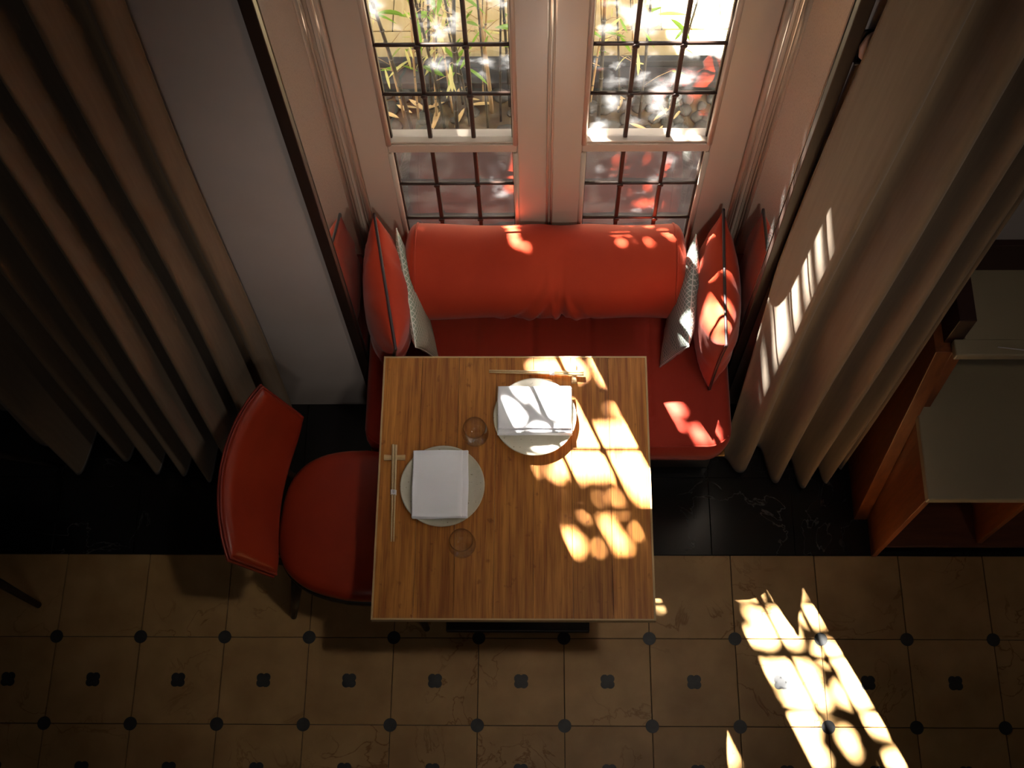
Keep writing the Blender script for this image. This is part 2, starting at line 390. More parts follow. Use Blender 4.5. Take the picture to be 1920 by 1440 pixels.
def gridmesh(name, G, wrap=False):
    """G: (a,b,3) array -> quad grid"""
    a, b, _ = G.shape; v = G.reshape(-1, 3); f = []
    for i in range(a - 1):
        for j in range(b if wrap else b - 1):
            j2 = (j + 1) % b; f.append([i * b + j, i * b + j2, (i + 1) * b + j2, (i + 1) * b + j])
    return v.tolist(), f

# ================================================================= STRUCTURE
T = 0.28; X0 = -1.63
floor = empty('floor'); tag(floor, 'beige square stone floor tiles with black dot and flower inlays', kind='structure')
box('floor_bed', (-4, -4.2, -.08), (4, 1.3, -.006), GROUT, floor)
tm = boxm('tile', (-T / 2 + .0012, -T / 2 + .0012, -.02), (T / 2 - .0012, T / 2 - .0012, 0), .0012, 1)
for i in range(-3, 15):
    for j in range(-1, 4):
        o = link('tile', tm, TILE, floor); o.location = (X0 + (i + .5) * T, .14 - j * T - 0 * T, 0)
# (rows: 0 -> y 0..0.28, 1 -> -0.28..0 ...) row -1 is the black strip, remove it and lay black tiles there
for o in [c for c in floor.children if c.name.startswith('tile') and c.location.y > .3]: bpy.data.objects.remove(o)
bt = boxm('black_tile', (-T / 2 + .001, -.136, -.02), (T / 2 - .001, .136, 0), .001, 1)
for i in range(-3, 15):
    for j in range(2):
        o = link('black_tile', bt, GRANITE, floor); o.location = (X0 + (i + .5) * T - .06, .2795 + .137 + j * .274, 0)
# inlays
n = 24
dv = [(.0215 * math.cos(2 * math.pi * k / n), .0215 * math.sin(2 * math.pi * k / n), z) for z in (-.004, .0006) for k in range(n)]
df = [list(range(n))[::-1], list(range(n, 2 * n))] + [[k, (k + 1) % n, n + (k + 1) % n, n + k] for k in range(n)]
dm = mesh('dot_inlay', dv, df)
out = []
for q in range(4):
    ca = math.pi / 4 + q * math.pi / 2; cx, cy = .0128 * math.cos(ca), .0128 * math.sin(ca)
    for k in range(9):
        a = ca + math.radians(-118 + 236 * k / 8); out.append((cx + .0138 * math.cos(a), cy + .0138 * math.sin(a)))
qn = len(out)
qv = [(x, y, z) for z in (-.004, .0006) for x, y in out]
qm = mesh('flower_inlay', qv, [list(range(qn))[::-1], list(range(qn, 2 * qn))] + [[k, (k + 1) % qn, qn + (k + 1) % qn, qn + k] for k in range(qn)])
for i in range(-2, 14):
    for y in (0, -T, -2 * T):
        o = link('dot_inlay', dm, INLAY, floor); o.location = (X0 + i * T, y, 0)
    for y in (-T / 2, -1.5 * T):
        o = link('flower_inlay', qm, INLAY, floor); o.location = (X0 + (i - .5) * T, y, 0)

WY = .826                     # plane of the room's window-side wall
MX = .587                     # inner mirror face, left and right
def wall(name, lo, hi, M, label=None):
    o = box(name, lo, hi, M); tag(o, label, kind='structure'); return o
wall('wall_left', (-4, WY, 0), (-MX - .03, WY + .12, 5), WALL, 'pale grey plaster wall beside the window bay')
wall('wall_right', (MX + .03, WY, 0), (4, WY + .12, 5), WALL, 'pale plaster wall behind the service counter')
wall('wall_front', (-MX - .03, WY, 2.62), (MX + .03, WY + .12, 5), WALL, 'plaster wall above the window bay')
wall('wall_back', (-4, -4.2, 0), (4, -4.1, 5), ROOMW, 'dim wall on the far side of the room')
wall('wall_side', (-4.1, -4.2, 0), (-4, WY + .12, 5), ROOMW, 'dim side wall of the dining room')
wall('wall_far', (4, -4.2, 0), (4.1, WY + .12, 5), ROOMW, 'dim side wall beyond the service counter')
wall('ceiling', (-4.1, -4.2, 5), (4.1, WY + .12, 5.1), CEIL, 'dim plaster ceiling')
wall('wall_bay_left', (-MX - .13, WY + .12, 0), (-MX - .012, 1.27, 2.72), OUTW)
wall('wall_bay_right', (MX + .012, WY + .12, 0), (MX + .13, 1.27, 2.72), OUTW)
wall('wall_bay_top', (-MX - .012, WY + .12, 2.62), (MX + .012, 1.27, 2.72), OUTW)
wall('wall_bay_sill', (-MX - .012, 1.195, 0), (MX + .012, 1.25, .40), OUTW)
tl = box('trim_1', (-MX - .032, WY - .012, 0), (-MX - .002, WY + .012, 2.65), DARKTRIM, None, .002); tag(tl, 'dark brown corner strip beside the pale wall', kind='structure')
tr = box('trim_2', (MX + .002, WY - .012, 0), (MX + .032, WY + .012, 2.65), DARKTRIM, None, .002); tag(tr, 'dark brown corner strip beside the curtain', kind='structure')
for s, nm, lb in ((-1, 'wall_mirror', 'tall mirror panel reflecting window frame, beside the pale wall'), (1, 'wall_mirror', 'tall dusty mirror panel lining the bay next to the sunlit curtain')):
    x0, x1 = sorted((s * MX, s * (MX + .010)))
    o = box(nm, (x0, WY + .013, .40), (x1, 1.192, 2.61), MIRROR); tag(o, lb, 'mirror', 'mirrors lining the bay')

# ---- windows
ZR_LOW = [.444, .649, .854, 1.052]; ZR_UP = [1.096, 1.31, 1.52, 1.73, 1.94, 2.15, 2.36]
def window(name, x0, x1, s, label):
    """x0..x1 glass span; s = -1 left, +1 right casement"""
    W = empty(name); tag(W, label, kind='structure')
    fy0, fy1 = 1.186, 1.246
    # stiles & rails
    if s < 0: so_, si = (-.556, x0), (x1, -.0035)
    else: so_, si = (x1, .556), (.0035, x0)
    for a, b in (so_, si): box('stile', (a, fy0, .40), (b, fy1, 2.46), PAINT, W, .004)
    box('rail', (x0, fy0, .40), (x1, fy1, .444), PAINT, W, .003)
    box('rail', (x0, fy0, 2.36), (x1, fy1, 2.46), PAINT, W, .003)
    box('transom_bar', (x0, fy0 + .002, 1.055), (x1, 1.244, 1.093), PAINT, W, .003)
    # glazing beads
    for zs in (ZR_LOW, ZR_UP):
        za, zb = zs[0], zs[-1]
        for xx in (x0, x1):
            sg = 1 if xx == x0 else -1
            tubeo('glazing_bead', [(xx + sg * .004, fy0 + .004, za), (xx + sg * .004, fy0 + .004, zb)], .0085, PAINT, W, 10)
            box('glazing_bead', (min(xx, xx + sg * .010), fy0 + .006, za), (max(xx, xx + sg * .010), 1.212, zb), PAINT, W, .002)
            a_, b_ = sorted((xx + sg * .010, xx + sg * .015)); box('edge_came', (a_, 1.207, za), (b_, 1.220, zb), LEAD, W)
        box('glazing_bead', (x0, fy0 + .006, za), (x1, 1.212, za + .007), PAINT, W, .002)
        for i in range(1, len(zs) - 1):
            tubeo('muntin', [(x0 + .01, 1.209, zs[i]), (x1 - .01, 1.209, zs[i])], .0055, LEAD, W, 8)
        for k in (1, 2):
            xm = x0 + (x1 - x0) * k / 3
            box('muntin', (xm - .0062, 1.205, za), (xm + .0062, 1.218, zb), LEAD, W, .003)
            for i in range(1, len(zs) - 1):
                v, f = lathe([(.0, .003), (.007, .002), (.010, 0), (.007, -.002), (0, -.003)], 10)
                j = link('solder_joint', mesh('solder_joint', [(a, b2 * 0 + c - .010, b2) for a, b2, c in v], f), LEAD, W, True); j.location = (xm, 1.209, zs[i])
        for i in range(len(zs) - 1):
            for k in range(3):
                a = x0 + (x1 - x0) * k / 3 + .002; b = x0 + (x1 - x0) * (k + 1) / 3 - .002
                tilt = rng.uniform(-.0012, .0012, 2)
                y = 1.214
                v = [(a, y + tilt[0], zs[i] + .001), (b, y - tilt[0], zs[i] + .001), (b, y - tilt[0] + tilt[1], zs[i + 1] - .001), (a, y + tilt[0] + tilt[1], zs[i + 1] - .001)]
                link('pane', mesh('pane', v, [[0, 1, 2, 3]]), PANE, W)
    return W
window('window_1', -.464, -.094, -1, 'left leaded casement window with cream frame and dark glazing bars')
window('window_2', .092, .455, 1, 'right leaded casement window with cream frame and sunlit glass')
# centre cover bead and outer jambs
jc = empty('trim_3'); tag(jc, 'cream cover bead where the two casements meet', kind='structure')
tubeo('bead', [(-.006, 1.183, .40), (-.006, 1.183, 2.46)], .004, PAINT, jc, 8)
tubeo('bead', [(.006, 1.183, .40), (.006, 1.183, 2.46)], .004, PAINT, jc, 8)
box('cover_strip', (-.0034, 1.186, .40), (.0034, 1.24, 2.46), PAINT, jc)
for s in (-1, 1):
    j = empty('trim_4' if s < 0 else 'trim_5'); tag(j, 'cream moulded window jamb next to the mirror', kind='structure')
    a, b = sorted((s * .5565, s * (MX - .0005))); box('jamb', (a, 1.176, .40), (b, 1.25, 2.60), PAINT, j)
    tubeo('bead', [(s * .563, 1.176, .40), (s * .563, 1.176, 2.6)], .007, PAINT, j, 12)
    tubeo('bead', [(s * .575, 1.174, .40), (s * .575, 1.174, 2.6)], .003, PAINT, j, 8)
hd = box('trim_6', (-.556, 1.18, 2.46), (.556, 1.25, 2.615), PAINT, None, .003); tag(hd, 'cream window head', kind='structure')

# ================================================================= BANQUETTE
def pillowgrid(P00, P10, P11, P01, t, n=26, edge=.10, wr=.004, seed=0, ex=.42):
    """corners (u,v); returns two faces grids and boundary, normal bulge thickness t"""
    P = [Vector(p) for p in (P00, P10, P11, P01)]
    nrm = ((P[1] - P[0]).cross(P[3] - P[0])).normalized()
    r_ = np.random.default_rng(seed); ph = r_.uniform(0, 6.28, 6)
    front = np.zeros((n, n, 3)); back = np.zeros((n, n, 3))
    for i in range(n):
        for j in range(n):
            # cosine spacing toward the borders
            u = -math.cos(math.pi * i / (n - 1)); v = -math.cos(math.pi * j / (n - 1))
            uu = u * (1 - edge * (1 - v * v)); vv = v * (1 - edge * (1 - u * u))
            a, b = (uu + 1) / 2, (vv + 1) / 2
            p = P[0] * (1 - a) * (1 - b) + P[1] * a * (1 - b) + P[2] * a * b + P[3] * (1 - a) * b
            h = max(0, (1 - u * u) * (1 - v * v)) ** ex * t / 2
            e = max(abs(u), abs(v)); ang = math.atan2(v, u)
            wk = wr * (math.sin(9 * ang + ph[0]) + .7 * math.sin(17 * ang + ph[1])) * min(1, h / (t * .25)) * e ** 2
            wk2 = wr * (math.sin(8 * ang + ph[2]) + .7 * math.sin(15 * ang + ph[3])) * min(1, h / (t * .25)) * e ** 2
            front[i, j] = p + nrm * (h + wk); back[i, j] = p - nrm * (h + wk2)
    return front, back
def pillow(name, corners, t, M, label, cat, pipe=None, group=None, edge=.10, wr=.004, seed=0, uvs=1.0, ex=.42):
    n = 26
    fr, bk = pillowgrid(*corners, t, n, edge, wr, seed, ex)
    root = empty(name, tuple(Vector(corners[0]) * .5 + Vector(corners[1]) * .5))
    off = np.array(root.location)
    v1, f1 = gridmesh('a', fr - off); v2, f2 = gridmesh('b', bk - off)
    V = v1 + v2; Fc = f1 + [[q + n * n for q in f[::-1]] for f in f2]
    me = mesh('cover', V, Fc)
    uvl = me.uv_layers.new(name='UVMap')
    for l in me.loops:
        k = l.vertex_index % (n * n); i, j = divmod(k, n)
        u = -math.cos(math.pi * i / (n - 1)); v = -math.cos(math.pi * j / (n - 1))
        uvl.data[l.index].uv = ((u + 1) / 2 * uvs, (v + 1) / 2 * uvs)
    bm = bmesh.new(); bm.from_mesh(me); bmesh.ops.remove_doubles(bm, verts=bm.verts, dist=1e-5); bmesh.ops.recalc_face_normals(bm, faces=bm.faces); bm.to_mesh(me); bm.free()
    link('cover', me, M, root, True)
    bd = [fr[i, 0] for i in range(n)] + [fr[n - 1, j] for j in range(1, n)] + [fr[i, n - 1] for i in range(n - 2, -1, -1)] + [fr[0, j] for j in range(n - 2, 0, -1)]
    bd = [p - off for p in bd]
    tubeo('piping', bd, .0048 if pipe is PIPE else .0022, pipe or M, root, 8, True)
    tag(root, label, cat, group)
    return root

bench = empty('banquette_seat', (0, .85, 0)); tag(bench, 'red upholstered window seat built between the mirrors', 'bench')
bo = Vector(bench.location)
def rel(p): return (p[0] - bo.x, p[1] - bo.y, p[2] - bo.z)
box('base', rel((-.55, .59, 0)), rel((.55, 1.18, .318)), DARKWOOD, bench, .004)
box('edge_strip', rel((-.572, .520, .318)), rel((.562, 1.18, .330)), BRASS, bench, .002)
# cushion: rounded slab with stitched channels
NXc, NYc = 150, 80
xa, xb, ya, yb = -.582, .574, .492, 1.182
def seat_plan(u, v):
    # u in [0,1] across, v in [0,1] front->back; round front corners
    x = xa + (xb - xa) * u; y = ya + (yb - ya) * v
    return x, y
rc = .085
G = []
us = np.linspace(0, 1, NXc); vs = np.linspace(0, 1, NYc)
top = np.zeros((NXc, NYc, 3)); bot = np.zeros((NXc, NYc, 3))
seams = [-.44, -.23, -.05, .135, .32, .50]
for i, u in enumerate(us):
    for j, v in enumerate(vs):
        x, y = seat_plan(u, v)
        # front boundary with rounded corners
        dl = min(x - xa, xb - x); yf = ya
        if dl < rc: yf = ya + rc - math.sqrt(max(0, rc * rc - (rc - dl) ** 2))
        y = yf + (yb - yf) * v
        d = min(x - xa, xb - x, y - yf)
        zr = .036
        z = .452 - (zr - math.sqrt(max(0, zr * zr - (zr - min(d, zr)) ** 2)))
        gz = 0
        for sx in seams[1:-1]:
            if y > .60: gz += .011 * math.exp(-((x - sx) / .007) ** 2)
        gz += .006 * math.exp(-((y - .985) / .006) ** 2) * (abs(x) < .5)
        puff = .006 * abs(math.sin((x + .05) / .185 * math.pi)) + .004 * math.sin(x * 9 + 1) * math.sin(y * 11)
        z += (puff - gz) * min(1, d / .05)
        top[i, j] = (x, y, z)
        bot[i, j] = (x, y + (.012 * (1 - v)), .333)
V1, F1 = gridmesh('t', top - np.array(bo)); V2, F2 = gridmesh('b', bot - np.array(bo))
nn = NXc * NYc
Fs = F1 + [[q + nn for q in f[::-1]] for f in F2]
ring = [i * NYc for i in range(NXc)] + [(NXc - 1) * NYc + j for j in range(1, NYc)] + [i * NYc + NYc - 1 for i in range(NXc - 2, -1, -1)] + [j for j in range(NYc - 2, 0, -1)]
for k in range(len(ring)):
    a, b = ring[k], ring[(k + 1) % len(ring)]; Fs.append([a, b, b + nn, a + nn])
me = mesh('seat_cushion', V1 + V2, Fs)
bm = bmesh.new(); bm.from_mesh(me); bmesh.ops.recalc_face_normals(bm, faces=bm.faces); bm.to_mesh(me); bm.free()
link('seat_cushion', me, SEATF, bench, True)
# stitched welt along the front top edge
welt = []
for i, u in enumerate(us):
    x, y, z = top[i, 2]; welt.append((x - bo.x, y - .001 - bo.y, z + .0005 - bo.z))
tubeo('welt', welt[2:-2], .0026, SEATF, bench, 6)

# bolster
bx0, bx1 = -.452, .428; BCY, BCZ, BR = 1.040, .602, .150
NB, NA = 140, 64
bg_ = []
for i in range(NB):
    s = i / (NB - 1)
    # end caps: arcs
    if s < .08: q = s / .08; x = bx0 + .040 * (1 - math.cos(q * math.pi / 2)); rr = BR * (math.sin(q * math.pi / 2)) ** .55
    elif s > .92: q = (1 - s) / .08; x = bx1 - .040 * (1 - math.cos(q * math.pi / 2)); rr = BR * (math.sin(q * math.pi / 2)) ** .55
    else:
        x = bx0 + .040 + (bx1 - bx0 - .080) * (s - .08) / .84; rr = BR
    row = []
    for k in range(NA):
        a = 2 * math.pi * k / NA
        cy, cz = math.cos(a), math.sin(a)
        r = rr
        frontness = max(0, -cy * .8 + .2)
        wk = 0
        for xc, wdt, am, tl_ in ((-.040, .010, .008, .05), (-.014, .007, -.010, .06), (.014, .007, .009, -.02), (.042, .005, -.016, .0), (.070, .010, .008, -.04), (-.075, .012, -.006, .08), (-.105, .010, .005, .10), (.10, .012, -.005, -.08)):
            wk += am * math.exp(-((x - xc - tl_ * cz) / wdt) ** 2)
        r += wk * frontness * (rr / BR) * (.6 + .4 * math.sin(a * 2 + 1))
        r -= .008 * math.exp(-((x - .04) / .06) ** 2) * (rr / BR)
        r += .004 * math.sin(x * 14 + a * 2) * (rr / BR)
        yy = BCY + r * cy; zz = BCZ + r * cz * .96
        zz = max(zz, .467 + .004 * abs(cy))
        yy = min(yy, 1.176)
        row.append((x, yy, zz))
    bg_.append(row)
bg_ = np.array(bg_); broot = empty('bolster', (0, BCY, .455)); tag(broot, 'long orange-red bolster cushion lying against the window', 'bolster')
Vb, Fb = gridmesh('b', bg_ - np.array(broot.location), True)
link('cover', mesh('cover', Vb, Fb), VELVET, broot, True)
for s in (.0815, .9185):
    i = round(s * (NB - 1)); tubeo('piping', [p - np.array(broot.location) for p in bg_[i]], .0036, VELVET, broot, 6, True)

# cushions: corners are back-bottom, front-bottom, front-top, back-top
pillow('throw_cushion', [(-.522, 1.130, .462), (-.500, .735, .462), (-.448, .680, .81), (-.535, 1.135, .80)], .15, VELVET,
       'plump orange-red cushion with dark piping against the mirror by the pale wall', 'cushion', PIPE, 'red piped cushions on the window seat', seed=1, edge=.05, ex=.47, wr=.006)
pillow('throw_cushion', [(.512, 1.135, .462), (.505, .695, .462), (.510, .690, .81), (.527, 1.140, .81)], .145, VELVET,
       'plump orange-red cushion with dark piping dappled with sun beside the curtain', 'cushion', PIPE, 'red piped cushions on the window seat', seed=2, edge=.05, ex=.48, wr=.006)
pillow('net_cushion', [(-.470, 1.085, .466), (-.350, .790, .466), (-.402, .735, .70), (-.470, 1.110, .755)], .065, NETG,
       'pale green cushion with white diamond netting leaning by the shaded end of the bolster', 'cushion', NETG, 'diamond net cushions on the window seat', seed=3, edge=.04, wr=.002)
pillow('net_cushion', [(.452, 1.075, .466), (.352, .770, .466), (.415, .735, .70), (.448, 1.085, .755)], .075, NETS,
       'silvery grey-green diamond net cushion with sun patches on it', 'cushion', NETS, 'diamond net cushions on the window seat', seed=4, edge=.04, wr=.003)

# ================================================================= TABLE
TX0, TX1, TY0, TY1, TZ = -.489, .284, -.097, .683, .75
table = empty('dining_table', (-.1025, .293, 0)); tag(table, 'square bamboo-topped dining table on a black pedestal', 'table')
to = Vector(table.location)
def trel(p): return (p[0] - to.x, p[1] - to.y, p[2])
nb = 7; bw = (TX1 - TX0 - .010) / nb
bmesh_b = boxm('board', (-bw / 2 + .0003, -(TY1 - TY0 - .010) / 2, -.022), (bw / 2 - .0003, (TY1 - TY0 - .010) / 2, 0), .0006, 1)
for k in range(nb):
    o = link('board', bmesh_b, BOARD, table); o.location = trel((TX0 + .005 + bw * (k + .5), (TY0 + TY1) / 2, TZ))
for nm, lo, hi in (('e', (TX0, TY0, TZ - .026), (TX0 + .005, TY1, TZ + .0004)), ('e', (TX1 - .005, TY0, TZ - .026), (TX1, TY1, TZ + .0004)),
                   ('e', (TX0 + .005, TY0, TZ - .026), (TX1 - .005, TY0 + .005, TZ + .0004)), ('e', (TX0 + .005, TY1 - .005, TZ - .026), (TX1 - .005, TY1, TZ + .0004))):
    box('edge_band', trel(lo), trel(hi), EDGE, table, .0008)
box('under_frame', trel((TX0 + .14, TY0 + .14, TZ - .06)), trel((TX1 - .14, TY1 - .14, TZ - .024)), BLACK, table, .003)
box('column', trel((-.142, .253, .05)), trel((-.062, .333, TZ - .06)), BLACK, table, .004)
box('base_plate', trel((-.335, .012, .026)), trel((.132, .574, .052)), BLACK, table, .003)
for fx in (-.30, .10):
    for fy in (.05, .53):
        v, f = lathe([(.018, 0), (.020, .004), (.016, .026)], 16); o = link('foot', mesh('foot', v, f), BLACK, table, True); o.location = trel((fx, fy, 0))

# ---- plates, napkins, glasses, chopsticks
pprof = [(0, .004), (.060, .004), (.066, 0), (.074, 0), (.078, .005), (.105, .013), (.1155, .0205), (.118, .0225), (.119, .0245), (.1175, .0258), (.1145, .0245), (.104, .0175), (.085, .0125), (.05, .0105), (0, .010)]
pv, pf = lathe(pprof, 72); pm = mesh('plate', pv, pf)
for k, (x, y, lb) in enumerate(((-.303, .276, 'round speckled stoneware plate beside the chair, napkin folded upright on it'), (-.044, .484, 'round speckled stoneware plate near the bench with a sun-dappled napkin'))):
    o = link('stoneware_plate', pm, PLATE, None, True); o.location = (x, y, TZ + .0006); o.rotation_euler.z = k * 2.1
    tag(o, lb, 'plate', 'stoneware plates on the table')

def clothslab(w, h, t, seed, n=34, amp=.0018, rad=.004):
    r = np.random.default_rng(seed); ph = r.uniform(0, 6.28, 8); fr = r.uniform(8, 34, 8); dr = r.uniform(0, 3.14, 8)
    top = np.zeros((n, n, 3)); bot = np.zeros((n, n, 3))
    for i in range(n):
        for j in range(n):
            u = -math.cos(math.pi * i / (n - 1)); v = -math.cos(math.pi * j / (n - 1))
            x, y = u * w / 2, v * h / 2
            ex = 1 + .010 * math.sin(y * 40 + ph[0]) * abs(u) ** 4; ey = 1 + .010 * math.sin(x * 40 + ph[1]) * abs(v) ** 4
            z = sum(math.sin(fr[k] * (x * math.cos(dr[k]) + y * math.sin(dr[k])) * 2 + ph[k]) for k in range(8)) * amp * .35
            d = min(w / 2 - abs(x), h / 2 - abs(y)); q = min(1, d / rad)
            hh = t / 2 * math.sqrt(max(0, 1 - (1 - q) ** 2))
            top[i, j] = (x * ex, y * ey, t / 2 + hh + z * .8 * min(1, d / .01)); bot[i, j] = (x * ex, y * ey, t / 2 - hh)
    v1, f1 = gridmesh('a', top); v2, f2 = gridmesh('b', bot); nn = n * n
    me = mesh('fold', v1 + v2, f1 + [[q + nn for q in f[::-1]] for f in f2])
    bm = bmesh.new(); bm.from_mesh(me); bmesh.ops.remove_doubles(bm, verts=bm.verts, dist=1e-5); bmesh.ops.recalc_face_normals(bm, faces=bm.faces); bm.to_mesh(me); bm.free()
    return me
def napkin(loc, rz, w, h, label, seed):
    root = empty('napkin', loc, rz)
    specs = [(w, h, .0065, .0, 0, .0), (w * .985, h * .985, .0065, -.001, .001, .0058), (w * .90, h * .992, .0075, -.008, -.001, .0115)]
    for k, (a, b, t, dx, dy, z) in enumerate(specs):
        o = link('fold', clothslab(a, b, t, seed + k, amp=.0010 if k < 2 else .0036), LINEN, root, True); o.location = (dx, dy, z)
    tag(root, label, 'napkin', 'folded napkins on the plates'); return root
napkin((-.308, .278, TZ + .0262), math.radians(.5), .156, .198, 'white linen napkin folded on the plate beside the chair', 20)
napkin((-.044, .497, TZ + .0262), math.radians(-90), .144, .212, 'white linen napkin dappled with sunlight on the plate near the bench', 40)

gprof = [(0, .0), (.020, .0), (.024, .0015), (.031, .010), (.0368, .024), (.0385, .038), (.0375, .055), (.0345, .072), (.0318, .084), (.0312, .0855), (.0306, .084), (.0333, .072), (.0363, .055), (.0373, .038), (.0355, .024), (.029, .012), (.020, .0075), (.008, .0068), (0, .0075)]
gv, gf = lathe(gprof, 56); gm = mesh('water_glass', gv, gf)
for x, y, lb in ((-.213, .428, 'clear round tumbler standing between the two plates'), (-.243, .104, 'clear round tumbler on bare wood just past the chair-side plate')):
    o = link('water_glass', gm, TUMBLER, None, True); o.location = (x, y, TZ + .0006); tag(o, lb, 'glass', 'tumblers on the table')

def chopsticks(a0, a1, b0, b1, restc, restdir, label, rlabel):
    """a0/a1 thick end -> tip of each stick (xy)"""
    rz = .011
    rest = empty('chopstick_rest', (*restc, TZ + .0006))
    d = Vector((math.cos(restdir), math.sin(restdir), 0)); s_ = Vector((-d.y, d.x, 0))
    prof = [(-.030, .0112, .0075), (-.012, .0100, .0068), (0, .0095, .0065), (.012, .0100, .0068), (.030, .0112, .0075)]
    Vv = []; Ff = []
    for k, (t, hh, hw) in enumerate(prof):
        for sx, z in ((-hw, 0), (hw, 0), (hw, hh * .7), (hw * .6, hh), (-hw * .6, hh), (-hw, hh * .7)):
            p = d * t + s_ * sx; Vv.append((p.x, p.y, z))
    for k in range(len(prof) - 1):
        for j in range(6): Ff.append([k * 6 + j, k * 6 + (j + 1) % 6, (k + 1) * 6 + (j + 1) % 6, (k + 1) * 6 + j])
    Ff += [[5, 4, 3, 2, 1, 0], [24 + j for j in range(6)]]
    rb = link('rest_body', mesh('rest_body', Vv, Ff), RESTW, rest)
    tag(rest, rlabel, 'chopstick rest', 'chopstick rests on the table')
    root = empty('chopsticks', ((a0[0] + b0[0]) / 2, (a0[1] + b0[1]) / 2, TZ)); tag(root, label, 'chopsticks', 'chopstick pairs on the table')
    L0 = Vector(root.location)
    band = []
    for p0, p1 in ((a0, a1), (b0, b1)):
        P0 = Vector((*p0, 0)); P1 = Vector((*p1, 0)); pts = []; rad = []
        rc_ = Vector((*restc, 0)); tr = ((rc_ - P0).dot(P1 - P0)) / (P1 - P0).length_squared
        for k in range(13):
            t = k / 12; p = P0.lerp(P1, t)
            z = TZ + .0006 + .0105 + .0040 - (.0125) * max(0, (t - tr)) / (1 - tr) + .0125 * max(0, tr - t) / max(1 - tr, .2)
            r = .0040 * (1 - .52 * t)
            z = max(z, TZ + r + .0002)
            pts.append(Vector((p.x, p.y, z)) - L0); rad.append(r)
        tubeo('stick', pts, rad, BAMW, root, 10)
        band.append((pts, rad))
    # paper band around both sticks
    bt_ = .5 if abs(math.degrees(restdir)) < 45 else .34
    i = int(round(bt_ * 12)); pa, pb = band[0][0][i], band[1][0][i]; ax = (band[0][0][i + 1] - pa).normalized()
    mid = (pa + pb) / 2; sd_ = (pb - pa); half = sd_.length / 2 + .0045; sd_ = sd_.normalized(); up = Vector((0, 0, 1))
    hh = .0046; Vp = []
    for t in (-.007, .007):
        for q in range(16):
            an = 2 * math.pi * q / 16
            Vp.append(mid + ax * t + sd_ * half * max(-1, min(1, 1.25 * math.cos(an))) + up * hh * max(-1, min(1, 1.25 * math.sin(an))))
    Fp = [[q, (q + 1) % 16, 16 + (q + 1) % 16, 16 + q] for q in range(16)]
    pbnd = link('paper_band', mesh('paper_band', Vp, Fp), PAPER, root)
    for k in range(3):
        c = mid + ax * (-.0035 + .003 * k) + up * (hh + .0002); w_ = .0035 - .0006 * k
        link('print', mesh('print', [c - sd_ * w_ - ax * .0006, c + sd_ * w_ - ax * .0006, c + sd_ * w_ + ax * .0006, c - sd_ * w_ + ax * .0006], [[0, 1, 2, 3]]), INK, pbnd)
chopsticks((-.4475, .401), (-.4420, .121), (-.4395, .400), (-.4355, .121), (-.443, .366), 0.0,
           'pale wooden chopsticks in a paper band along the table edge by the chair', 'small wooden rest under the chopsticks beside the chair')
chopsticks((.098, .6175), (-.178, .631), (.098, .6255), (-.178, .6365), (.070, .625), math.pi / 2 + .02,
           'pale wooden chopsticks lying above the sunlit plate parallel to the bench', 'small wooden rest in the sunlight at the bench end of the table')

